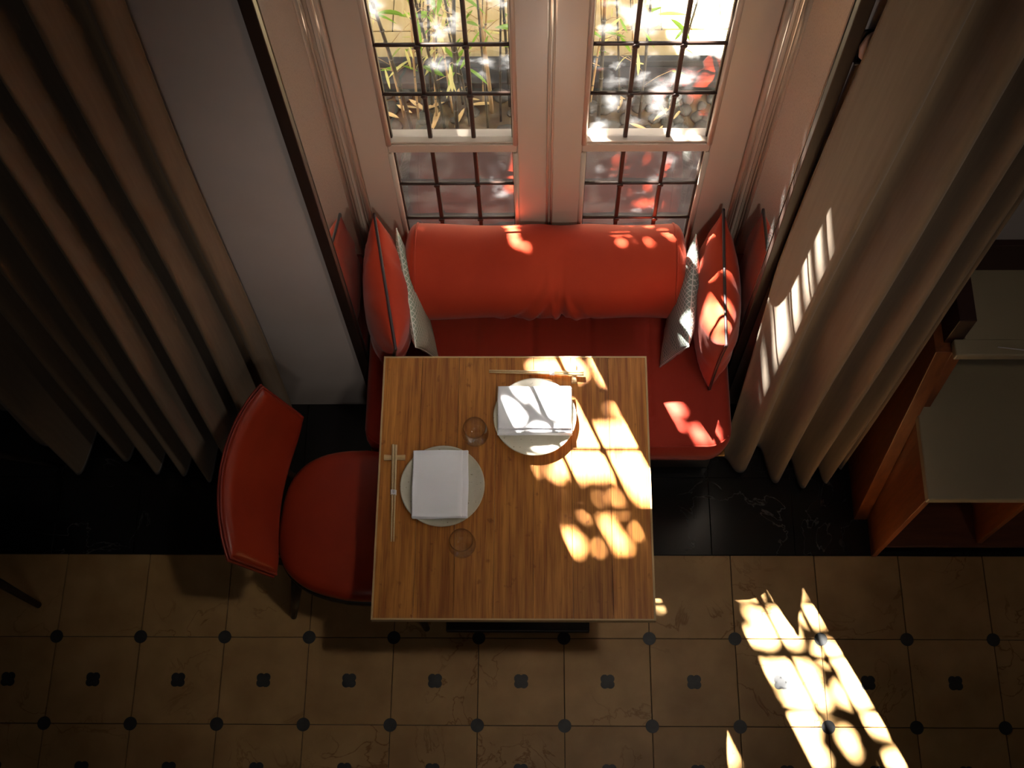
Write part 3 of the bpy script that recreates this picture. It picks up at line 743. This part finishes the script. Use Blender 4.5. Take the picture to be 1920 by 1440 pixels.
# ================================================================= CHAIRS
def make_chair(name, label, loc, rz, splay=0.0):
    """local: seat centre at origin, chair faces +X, back at -X"""
    root = empty(name, loc, rz); tag(root, label, 'chair', 'red leather dining chairs')
    # seat plan (superellipse, narrower at the back)
    def plan(sc, n=64, dx=0):
        o = []
        for k in range(n):
            a = 2 * math.pi * k / n; c, s = math.cos(a), math.sin(a)
            e = 2 / 2.9
            x = math.copysign(abs(c) ** e, c) * .235; y = math.copysign(abs(s) ** e, s) * .236
            y *= 1 - .10 * max(0, -x / .235)
            o.append((x * sc + dx, y * sc))
        return o
    rows = []
    for sc, z in ((.86, .405), (.965, .408), (.995, .420), (1.0, .436), (.985, .452), (.94, .464), (.86, .471), (.7, .476), (.5, .478), (.3, .4785), (.1, .4785)):
        rows.append([(x, y, z) for x, y in plan(sc)])
    G = np.array(rows); V, Fc = gridmesh('s', G, True)
    Fc.append([(len(rows) - 1) * 64 + k for k in range(64)]); Fc.append(list(range(64))[::-1])
    link('seat', mesh('seat', V, Fc), LEATHER, root, True)
    rows = [[(x, y, z) for x, y in plan(sc)] for sc, z in ((.80, .372), (.99, .375), (1.015, .384), (1.015, .398), (1.0, .407), (.85, .407))]
    V, Fc = gridmesh('s', np.array(rows), True); Fc.append([5 * 64 + k for k in range(64)]); Fc.append(list(range(64))[::-1])
    link('seat_frame', mesh('seat_frame', V, Fc), DARKWOOD, root, True)
    # curved backrest : param a along arc, t from bottom to top
    NA_, NT = 44, 22
    def backp(a, t, th):
        # a in -1..1 ; t 0..1
        hw = (.246 + .010 * t)
        y = hw * a + .035
        sag = (.040 + .020 * t) * (1 - a * a)
        x = -.192 - .085 * t - sag
        # cut corners: upper edge falls towards the ends
        z = .520 + t * (.285 - .030 * abs(a) ** 3)
        z += .055 * abs(a) ** 4 * (1 - t)
        return x, y, z
    fr = np.zeros((NA_, NT, 3)); bk = np.zeros((NA_, NT, 3))
    for i in range(NA_):
        a = -math.cos(math.pi * i / (NA_ - 1)); a = a * .55 + .45 * (-1 + 2 * i / (NA_ - 1))
        for j in range(NT):
            t = .5 - .5 * math.cos(math.pi * j / (NT - 1))
            x, y, z = backp(a, t, 0)
            ed = max(0, (1 - a ** 8) * (1 - (2 * t - 1) ** 8)) ** .45
            nx, ny, nz = .90, -.50 * a * .75, .38
            pad = .024 * ed + .004
            fr[i, j] = (x + nx * pad, y + ny * pad, z + nz * pad)
            bk[i, j] = (x - nx * .014 * (.3 + .7 * ed), y - ny * .014, z - nz * .014 * (.3 + .7 * ed))
    v1, f1 = gridmesh('a', fr); v2, f2 = gridmesh('b', bk); nn = NA_ * NT
    Fs = [f[::-1] for f in f1] + [[q + nn for q in f] for f in f2]
    rg = [i * NT for i in range(NA_)] + [(NA_ - 1) * NT + j for j in range(1, NT)] + [i * NT + NT - 1 for i in range(NA_ - 2, -1, -1)] + [j for j in range(NT - 2, 0, -1)]
    for k in range(len(rg)):
        p, q = rg[k], rg[(k + 1) % len(rg)]; Fs.append([p, q, q + nn, p + nn])
    me = mesh('backrest', v1 + v2, Fs)
    bm = bmesh.new(); bm.from_mesh(me); bmesh.ops.recalc_face_normals(bm, faces=bm.faces); bm.to_mesh(me); bm.free()
    b = link('backrest', me, LEATHER, root, True)
    rim = [v1[k] for k in rg]; tubeo('piping', rim, .0042, LEATHERD, b, 8, True)
    rim2 = [v2[k] for k in rg]; tubeo('piping', rim2, .0042, LEATHERD, b, 8, True)
    # legs
    for sx, sy in ((-1, -1), (-1, 1), (1, -1), (1, 1)):
        tp = (sx * .165, sy * .175, .385); bt_ = (sx * (.205 + splay) - (.035 if sx < 0 else 0), sy * (.215 + splay * .3), 0)
        tubeo('leg', [bt_, tuple(np.array(bt_) * .5 + np.array(tp) * .5), tp], [.0105, .015, .019], DARKWOOD, root, 12)
    for sy in (-1, 1):
        tubeo('back_support', [(-.19, sy * .13, .385), (-.240, sy * .14, .47), (-.262, sy * .15 + .02, .56), (-.290, sy * .15 + .03, .65)], [.011, .011, .010, .008], DARKWOOD, root, 8)
    return root
make_chair('dining_chair', 'red leather dining chair with curved back tucked under the table', (-.588, .262, 0), math.radians(-5))
make_chair('dining_chair', 'chair showing only a dark tapered leg on the beige tiles, away from the table', (-2.010, .348, 0), 0.0, .10)

# ================================================================= CURTAINS
def curtain(name, ridges, edge0, edge1, depth, ztop, topshift, label, zbot=.012, seed=0, edge_top=None):
    """ridges: list of (x, yfront) at floor, in order; edges (x,y)"""
    pts = [edge0]
    for i, (x, y) in enumerate(ridges):
        pts.append((x, y))
        if i < len(ridges) - 1:
            x2, y2 = ridges[i + 1]; pts.append(((x + x2) / 2, min(WY - .035, max(y, y2) + depth)))
    pts.append(edge1)
    P = np.array(pts); k = len(P); m_ = 14
    path = []
    for i in range(k - 1):
        for q in range(m_):
            t = q / m_; c = .5 - .5 * math.cos(math.pi * t); c = .45 * c + .55 * (.5 - .5 * math.cos(math.pi * c))
            x = P[i, 0] + (P[i + 1, 0] - P[i, 0]) * (t * .55 + c * .45 if False else t); y = P[i, 1] + (P[i + 1, 1] - P[i, 1]) * c
            path.append((x, y))
    path.append(tuple(P[-1])); path = np.array(path)
    # fatten ridges: push x sideways with slope for rounder folds
    dy = np.gradient(path[:, 1]); dx = np.gradient(path[:, 0])
    r = np.random.default_rng(seed)
    nz = 60; G = np.zeros((nz, len(path), 3))
    ph = r.uniform(0, 6.28, 4)
    for i in range(nz):
        z = zbot + (ztop - zbot) * (i / (nz - 1)) ** 1.25
        f = (z - zbot) / (ztop - zbot)
        ymid = path[:, 1].mean()
        amp = 1 - .25 * f
        xx = path[:, 0] + topshift(path[:, 0]) * f + .006 * np.sin(z * 2.1 + path[:, 0] * 9 + ph[0])
        yy = ymid + .02 * f + (path[:, 1] - ymid) * amp + .008 * np.sin(z * 3.0 + path[:, 0] * 14 + ph[1])
        if edge_top is not None:
            q_ = np.interp(np.arange(len(path)), [0, m_, 2 * m_, 3 * m_], [1, .22, .05, 0]); yy = yy + (edge_top - edge0[1]) * q_ * min(1, z / 1.1)
        G[i, :, 0] = xx; G[i, :, 1] = np.minimum(yy, WY - .02); G[i, :, 2] = z + (0.012 * np.sin(path[:, 0] * 23 + ph[2]) + .012) * (1 - f) ** 6
    cx, cy = path[:, 0].mean(), path[:, 1].mean()
    root = empty(name, (cx, cy, 0)); tag(root, label, 'curtain', 'long taupe curtains')
    G -= np.array([cx, cy, 0])
    V, Fc = gridmesh('c', G)
    o = link('cloth', mesh('cloth', V, Fc), CURT, root, True)
    sm = o.modifiers.new('thick', 'SOLIDIFY'); sm.thickness = .004; sm.offset = 0
    hem = G[3]; v, f = tube([tuple(p) for p in hem], .0016, 5); link('hem', mesh('hem', v, f), CURT, root, True)
    # heading rail
    v, f = tube([(G[-1][:, 0].min() - .1, 0, ztop + .02), (G[-1][:, 0].max() + .1, 0, ztop + .02)], .014, 12); link('rail', mesh('rail', v, f), DARKTRIM, root, True)
    return root
curtain('curtain', [(-.935, .735), (-1.015, .66), (-1.095, .585), (-1.165, .525), (-1.255, .545), (-1.345, .555), (-1.475, .615), (-1.63, .545), (-1.735, .66)],
        (-.905, .80), (-1.93, .80), .17, 4.6, lambda x: .16 + .06 * (x + 1.0), 'long taupe curtain hanging in dark folds behind the red chair', seed=1)
curtain('curtain', [(.652, .570), (.775, .530), (.870, .502), (.950, .520), (1.008, .580)],
        (.590, .630), (1.024, .672), .095, 4.6, lambda x: .09 - .32 * (x - .6), 'long taupe curtain catching a strip of sun beside the window seat', seed=2, edge_top=.785)

# ================================================================= SERVICE COUNTER
cab = empty('service_cabinet', (1.5, .45, 0)); tag(cab, 'reddish wooden service cabinet with stepped beige counter tops', 'cabinet')
co = Vector(cab.location)
def crel(p): return (p[0] - co.x, p[1] - co.y, p[2])
def cbox(nm, lo, hi, M, bev=.002): return box(nm, crel(lo), crel(hi), M, cab, bev)
CX1 = 2.6
cbox('side_panel', (1.081, .276, 0), (1.099, .60, .655), CABWOOD)
cbox('counter_top', (1.074, .264, .656), (CX1, .80, .690), STONEW, .004)
cbox('top_rail', (1.115, .300, .560), (CX1, .318, .655), CABWOOD)
cbox('corner_block', (1.099, .290, .600), (1.135, .312, .655), EDGE)
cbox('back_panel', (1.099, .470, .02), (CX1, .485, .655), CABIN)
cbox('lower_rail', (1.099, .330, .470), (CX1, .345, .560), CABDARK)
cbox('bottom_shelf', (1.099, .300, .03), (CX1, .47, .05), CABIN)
for xx in (1.42, 1.80, 2.2): cbox('divider', (xx, .310, .05), (xx + .018, .47, .555), CABWOOD)
# tall raking side board with front edge and upper tier
prism('raking_side', [(p[0] - co.y, p[1]) for p in ((.405, 0), (.815, 0), (.815, 1.02), (.575, 1.02))], 'x', 1.036 - co.x, 1.0795 - co.x, CABWOOD, cab, .002)
prism('inner_side', [(p[0] - co.y, p[1]) for p in ((.545, .691), (.80, .691), (.80, 1.02), (.575, 1.02))], 'x', 1.080 - co.x, 1.112 - co.x, CABWOOD, cab, .002)
cbox('upper_top', (1.078, .552, 1.021), (CX1, .60, 1.052), STONEW, .004)
cbox('upper_top_rear', (1.108, .60, 1.021), (CX1, .815, 1.050), STONEW, .003)
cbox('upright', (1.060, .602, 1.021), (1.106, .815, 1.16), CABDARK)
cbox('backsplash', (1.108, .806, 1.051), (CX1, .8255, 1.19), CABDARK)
lg = box('wall_ledge', (.985, .70, .86), (1.034, .81, .885), STONEW, None, .003); tag(lg, 'narrow beige ledge between curtain and cabinet side', 'ledge')
box('ledge_body', (-.020, -.048, -.885), (.0245, .054, -.026), CABWOOD, None, .002)
lb_ = bpy.data.objects['ledge_body']; lb_.parent = lg; 
lg_me = lg.data
# re-centre the ledge so that its body hangs below it
for v in lg_me.vertices: v.co -= Vector((1.0095, .755, .885))
lg.location = (1.0095, .755, .885)
cable = tubeo('cable', [(1.19, .575, 1.0545), (1.26, .566, 1.0545), (1.30, .556, 1.055), (1.34, .547, 1.050), (1.42, .540, 1.03), (1.52, .538, 1.01)], .0016, PAPER, None, 6)
tag(cable, 'thin white cable drooping over the upper counter edge', 'cable')

# wall sconce half hidden by the right-hand curtain
sc = empty('wall_sconce', (.642, WY, 2.03)); tag(sc, 'small rounded pinkish wall lamp peeping out behind the curtain', 'wall lamp')
box('back_plate', (-.022, -.006, -.075), (.02, 0, .03), BLACK, sc, .004)
v, f = lathe([(.0, -.055), (.020, -.052), (.036, -.035), (.042, -.005), (.034, .03), (.018, .05), (0, .056)], 24)
o = link('shade', mesh('shade', v, f), SCON, sc, True); o.location = (.008, -.020, 0); o.scale = (.8, .42, .9)
tubeo('arm', [(-.020, -.004, -.055), (-.020, -.018, -.060), (0, -.022, -.050)], .004, BLACK, sc, 8)

# ================================================================= OUTSIDE
gp = box('ground_paving', (-5, 1.25, -.20), (5, 1.94, -.02), PATH); tag(gp, kind='structure')
gb = box('ground_bed', (-5, 1.94, -.20), (5, 2.16, -.01), SOIL); tag(gb, kind='structure')
gs = box('ground_beyond', (-5, 2.28, -.3), (5, 9, -.06), SOIL); tag(gs, kind='structure')
kb = box('garden_kerb', (-3, 2.16, -.1), (3, 2.235, .045), KERB, None, .004); tag(kb, 'dark slate kerb behind the bamboo bed', 'kerb')
kb2 = box('garden_edging', (-3, 2.235, -.1), (3, 2.265, .075), KERB, None, .003); tag(kb2, 'raised dark edging strip in front of the timber deck', 'edging')
deck = empty('timber_deck', (0, 2.6, 0)); tag(deck, 'weathered yellow-brown timber deck beyond the bamboo', 'deck')
box('fascia_board', (-3, -.333, -.06), (3, -.172, .02), DECK, deck, .003)
dk = boxm('deck_board', (-.0585, -.165, -.04), (.0585, .80, .02), .003, 1)
for k in range(34):
    o = link('deck_board', dk, DECK, deck); o.location = (-2.0 + k * .12, 0, 0)

def bend_leaf(L, W, droop):
    n = 7; V = []; Fc = []
    for k in range(n):
        t = k / (n - 1); w_ = W * math.sin(math.pi * min(1, t * .93 + .05)) ** .8 * (1 if 0 < k < n - 1 else .1)
        z = -droop * t * t; V += [(L * t, -w_ / 2, z + .12 * w_), (L * t, 0, z), (L * t, w_ / 2, z + .12 * w_)]
    for k in range(n - 1):
        a = k * 3; Fc += [[a, a + 1, a + 4, a + 3], [a + 1, a + 2, a + 5, a + 4]]
    return mesh('leaf', V, Fc)
LM = [bend_leaf(.10, .016, .02), bend_leaf(.13, .022, .04), bend_leaf(.08, .013, .01)]
for k, me_ in enumerate(LM): me_.materials.append(LEAF)
LP = [bend_leaf(.10, .014, .03), bend_leaf(.07, .010, .01)]
for me_ in LP: me_.materials.append(PLEAF)
LD = [bend_leaf(.09, .016, .006), bend_leaf(.07, .013, -.006), bend_leaf(.11, .018, .01)]
for me_ in LD: me_.materials.append(DRY)
bam = [(-.56, 2.04), (-.53, 1.99), (-.48, 2.05), (-.43, 2.02), (-.42, 2.11), (-.35, 1.98), (-.25, 2.10), (-.23, 1.99), (-.10, 2.0), (-.50, 2.02), (-.45, 2.08), (-.40, 1.99), (-.37, 2.06), (-.33, 2.10), (-.30, 2.0), (-.215, 2.06), (-.18, 2.02), (-.145, 2.09), (-.06, 2.03), (-.02, 2.09),
       (.10, 2.05), (.17, 2.09), (.20, 2.01), (.28, 2.06), (.33, 2.10), (.36, 2.02), (.47, 2.06)]
for k, (x, y) in enumerate(bam):
    root = empty('bamboo', (x, y, -.01))
    hgt = random.uniform(1.0, 1.25); lx = random.uniform(-.10, .10); ly = random.uniform(-.05, .03)
    rad = random.choice((.0045, .006, .008))
    pts = [(lx * (t ** 1.3), ly * t, hgt * t) for t in np.linspace(0, 1, 13)]
    tubeo('culm', pts, [rad * (1 - .35 * t) for t in np.linspace(0, 1, 13)], CULM if k % 3 else TWIG, root, 8)
    for t in np.linspace(.12, .9, 6):
        p = Vector((lx * t ** 1.3, ly * t, hgt * t)); v, f = lathe([(rad * .9, -.004), (rad * 1.25, 0), (rad * .9, .004)], 8)
        o = link('node_ring', mesh('node_ring', v, f), CULM, root, True); o.location = p
    for q in range(7):
        t = random.uniform(.2, 1); p = Vector((lx * t ** 1.3, ly * t, hgt * t)); a = random.uniform(0, 6.28); l = random.uniform(.08, .20)
        e = p + Vector((math.cos(a) * l * .7, math.sin(a) * l * .35, l * .5)); mdp = p.lerp(e, .5) + Vector((0, 0, .01))
        tubeo('branch', [p, mdp, e], [.0016, .0012, .0008], TWIG, root, 5)
        for z_ in range(random.choice((1, 1, 2))):
            lm_ = random.choice(LM if random.random() < .45 else LP)
            o = link('leaf', lm_, None, root); o.location = e if z_ == 0 else mdp; o.rotation_euler = (random.uniform(-.4, .4), random.uniform(-.2, .9), random.uniform(0, 6.28))
            s_ = random.uniform(.7, 1.2); o.scale = (s_, s_, s_)
    tag(root, *(('dark slender bamboo stem with sparse leaves outside the window', 'bamboo', 'dark bamboo stems outside the window') if k % 3 else ('straw-coloured bamboo stem with sparse leaves outside the window', 'bamboo', 'straw-coloured bamboo stems outside the window')))
# fallen leaves and pebbles on the bed
for k in range(30):
    o = link('fallen_leaf', random.choice(LD), None); s_ = random.uniform(.7, 1.2); o.scale = (s_, s_, s_)
    o.location = (random.uniform(-.62, .62), random.uniform(1.955, 2.13), .012 + random.uniform(0, .02)); o.rotation_euler = (random.uniform(-.3, .3), random.uniform(-.15, .15), random.uniform(0, 6.28))
    tag(o, 'dry fallen bamboo leaf on the pebble bed outside', 'leaf', 'fallen leaves outside the window')
PM = []
for k in range(3):
    bm = bmesh.new(); bmesh.ops.create_icosphere(bm, subdivisions=2, radius=1)
    for v in bm.verts: v.co *= 1 + .12 * math.sin(v.co.x * 3 + k) + .1 * math.sin(v.co.y * 4 + 2 * k); v.co.z *= .6
    me_ = bpy.data.meshes.new('pebble'); bm.to_mesh(me_); bm.free(); me_.materials.append(PEBBLE); PM.append(me_)
pebs = []
for k in range(70):
    o = link('pebble', PM[k % 3], None, None, True); s_ = random.uniform(.016, .034); o.scale = (s_ * 1.3, s_, s_)
    for _ in range(60):
        o.location = (random.uniform(-.66, .66), random.uniform(1.96, 2.14), -.012 + s_ * .35)
        if all(math.hypot(o.location.x - a, o.location.y - b) > s_ * 1.4 + .012 for a, b in bam + pebs): break
    pebs.append((o.location.x, o.location.y)); o.rotation_euler.z = random.uniform(0, 6.28)
    tag(o, 'smooth grey pebble in the bed outside the window', 'pebble', 'pebbles outside the window')

# ---- shade tree whose gaps let the sun through in flecks
def ray(px, py):
    return R_ * ((px - 960) / FPX) - U_ * ((py - 720) / FPX) + F_
def at_z(px, py, z):
    d = ray(px, py); return CAM + d * ((z - CAM.z) / d.z)
def to_window(P):             # slide a lit point back along the sun to the glass plane
    s = (1.214 - P.y) / (-SUN.y); return (P.x - SUN.x * s, P.z - SUN.z * s)
gaps = []                     # (x, z, rx, rz) openings in the foliage, in the window plane
def lit(z, items):
    for px, py, rx, ry in items:
        X, Z = to_window(at_z(px, py, z)); gaps.append((X, Z, rx / 600.0, ry / 600.0 * 1.2))
lit(.75, [(1110, 822, 42, 30), (1175, 822, 42, 32), (1100, 872, 50, 28), (1180, 880, 40, 30), (1200, 915, 22, 34), (1035, 690, 48, 16), (1075, 690, 24, 24), (1118, 680, 12, 14), (1133, 708, 14, 16),
          (1048, 775, 38, 40), (962, 806, 26, 24), (985, 762, 10, 14), (1030, 842, 34, 12), (1152, 768, 22, 10), (1172, 775, 10, 10), (1080, 768, 10, 20),
          (1060, 935, 6, 6), (1095, 963, 11, 11), (1125, 935, 5, 8), (1155, 932, 7, 10), (1168, 962, 10, 10), (1068, 978, 7, 7), (1074, 1016, 17, 22), (1140, 985, 13, 16), (1168, 1025, 17, 12), (1155, 1005, 13, 13), (1196, 998, 9, 12), (1122, 1028, 10, 6), (1003, 882, 12, 9), (1040, 886, 13, 16)])
lit(.47, [(1245, 728, 18, 18), (1262, 755, 18, 20), (1268, 785, 9, 10), (1328, 770, 5, 6), (1336, 795, 9, 14), (1280, 790, 6, 6), (1040, 660, 20, 4)])
lit(0, [(1355, 1090, 12, 9), (1395, 1112, 14, 12), (1408, 1090, 4, 5), (1402, 1145, 12, 10), (1432, 1165, 24, 22), (1470, 1175, 26, 38), (1425, 1195, 34, 18), (1440, 1262, 34, 22), (1495, 1262, 44, 26), (1510, 1305, 50, 26), (1530, 1345, 26, 10),
        (1495, 1360, 38, 32), (1515, 1410, 34, 40), (1350, 1365, 8, 26), (1365, 1410, 16, 24), (1236, 1125, 12, 16), (1590, 1390, 14, 30)])
lit(.70, [(960, 428, 18, 12), (968, 452, 10, 14), (974, 482, 8, 22), (1150, 428, 6, 5), (1180, 424, 7, 6), (1160, 462, 6, 8), (1172, 485, 8, 10), (1185, 460, 5, 9), (1200, 480, 7, 7), (1215, 425, 8, 5), (1246, 452, 7, 6), (1228, 490, 8, 7), (1262, 468, 6, 20), (1225, 438, 6, 4)])
lit(.72, [(1350, 480, 12, 24), (1332, 540, 8, 20), (1345, 560, 12, 14), (1352, 640, 20, 42), (1372, 560, 7, 18), (1322, 600, 8, 10), (1340, 440, 8, 10), (1300, 490, 14, 18), (1280, 590, 16, 16), (1262, 630, 14, 20), (1298, 640, 8, 14), (1365, 700, 12, 18)])
def lit_y(Y, items):
    for px, py, r in items:
        d = ray(px, py); P = CAM + d * ((Y - CAM.y) / d.y); X, Z = to_window(P); gaps.append((X, Z, r / 600.0, r / 600.0))
lit_y(.66, [(1535, 440, 22), (1520, 480, 26), (1500, 530, 30), (1485, 580, 32), (1470, 630, 34)])
lit_y(.60, [(1455, 670, 34), (1440, 710, 32), (1425, 745, 24), (1410, 765, 16)])
gaps += [(.30, z, .05, .03) for z in (.70,)]
gaps = np.array(gaps)

def canopy(n, xr, zr, size, srange, use_gaps, shrink=.010):
    """leaves in window-plane coordinates pushed out along the sun"""
    Vv = []; Ff = []
    X = rng.uniform(*xr, n); Z = rng.uniform(*zr, n); S = rng.uniform(*srange, n)
    L = size * rng.uniform(.7, 1.2, n); A = rng.uniform(0, 6.28, n)
    keep = np.ones(n, bool)
    if use_gaps:
        for gx, gz, rx, rz in gaps:
            ex = np.maximum(rx - shrink, .004) + L * .33; ez = np.maximum(rz - shrink, .004) + L * .33
            keep &= ((X - gx) / ex) ** 2 + ((Z - gz) / ez) ** 2 > 1
    s_dir = SUN.normalized(); a1 = s_dir.orthogonal().normalized(); a2 = s_dir.cross(a1)
    a1 = np.array(a1); a2 = np.array(a2); sdn = np.array(s_dir)
    idx = np.nonzero(keep)[0]
    for i in idx:
        c = np.array([X[i] - SUN.x * S[i], 1.214 - SUN.y * S[i], Z[i] - SUN.z * S[i]])
        d = a1 * math.cos(A[i]) + a2 * math.sin(A[i]) + sdn * rng.uniform(-.35, .35); d /= np.linalg.norm(d)
        e = np.cross(sdn, d); e /= np.linalg.norm(e); h = L[i] / 2; w_ = L[i] * .27
        b = len(Vv); Vv += [c - d * h, c - e * w_ - d * h * .1, c + d * h, c + e * w_ - d * h * .1]
        Ff.append([b, b + 1, b + 2, b + 3])
    return Vv, Ff
tree = empty('shade_tree', (-2.9, 5.3, -.06)); tag(tree, 'leafy tree outside shading the bay window', 'tree')
tof = np.array(tree.location)
Vv, Ff = canopy(46000, (-.75, .80), (.40, 2.45), .038, (1.75, 2.2), True)
fo = link('foliage', mesh('foliage', [p - tof for p in Vv], Ff), TLEAF, tree); tag(fo, kind='stuff')
Vv, Ff = canopy(5000, (-2.2, -.72), (.2, 3.2), .085, (1.7, 3.3), False)
fo = link('foliage', mesh('foliage', [p - tof for p in Vv], Ff), TLEAF, tree); tag(fo, kind='stuff')
Vv, Ff = canopy(4500, (-.8, .8), (2.40, 3.4), .085, (1.7, 3.0), False)
fo = link('foliage', mesh('foliage', [p - tof for p in Vv], Ff), TLEAF, tree); tag(fo, kind='stuff')
def wp(x, z, s):               # window-plane point pushed out along the sun
    return np.array([x - SUN.x * s, 1.214 - SUN.y * s, z - SUN.z * s]) - tof
trunk = [(0, 0, 0), (.02, -.05, 1.2), (.03, -.15, 2.5), tuple(wp(-1.5, .2, 3.5)), tuple(wp(-1.3, .9, 3.3))]
tubeo('trunk', trunk, [.11, .09, .08, .055, .03], BARK, tree, 12)
for pts_ in ([wp(-1.3, .9, 3.3), wp(-.95, 1.6, 3.1), wp(-.80, 2.2, 2.9), wp(-.2, 2.6, 2.8), wp(.6, 2.7, 2.8)], [wp(-1.3, .9, 3.3), wp(-1.0, .5, 3.0), wp(-.85, .2, 2.8)], [wp(-.95, 1.6, 3.1), wp(-.9, 2.6, 3.0), wp(-.5, 3.2, 2.9)]):
    k_ = len(pts_); tubeo('branch', [tuple(p) for p in pts_], list(np.linspace(.03, .006, k_)), BARK, tree, 8)
# unseen leaf masses added to shade the deck, bed and paving
Vv, Ff = canopy(11000, (-.5, 1.0), (-2.0, -1.1), .07, (2.1, 2.6), False)
V3, F3 = canopy(15000, (-.9, 1.2), (-1.15, .42), .08, (1.9, 2.5), False)
fo = link('foliage', mesh('foliage', [p - tof for p in V3], F3), TLEAF, tree); tag(fo, kind='stuff')
fo = link('foliage', mesh('foliage', [p - tof for p in Vv], Ff), TLEAF, tree); tag(fo, kind='stuff')
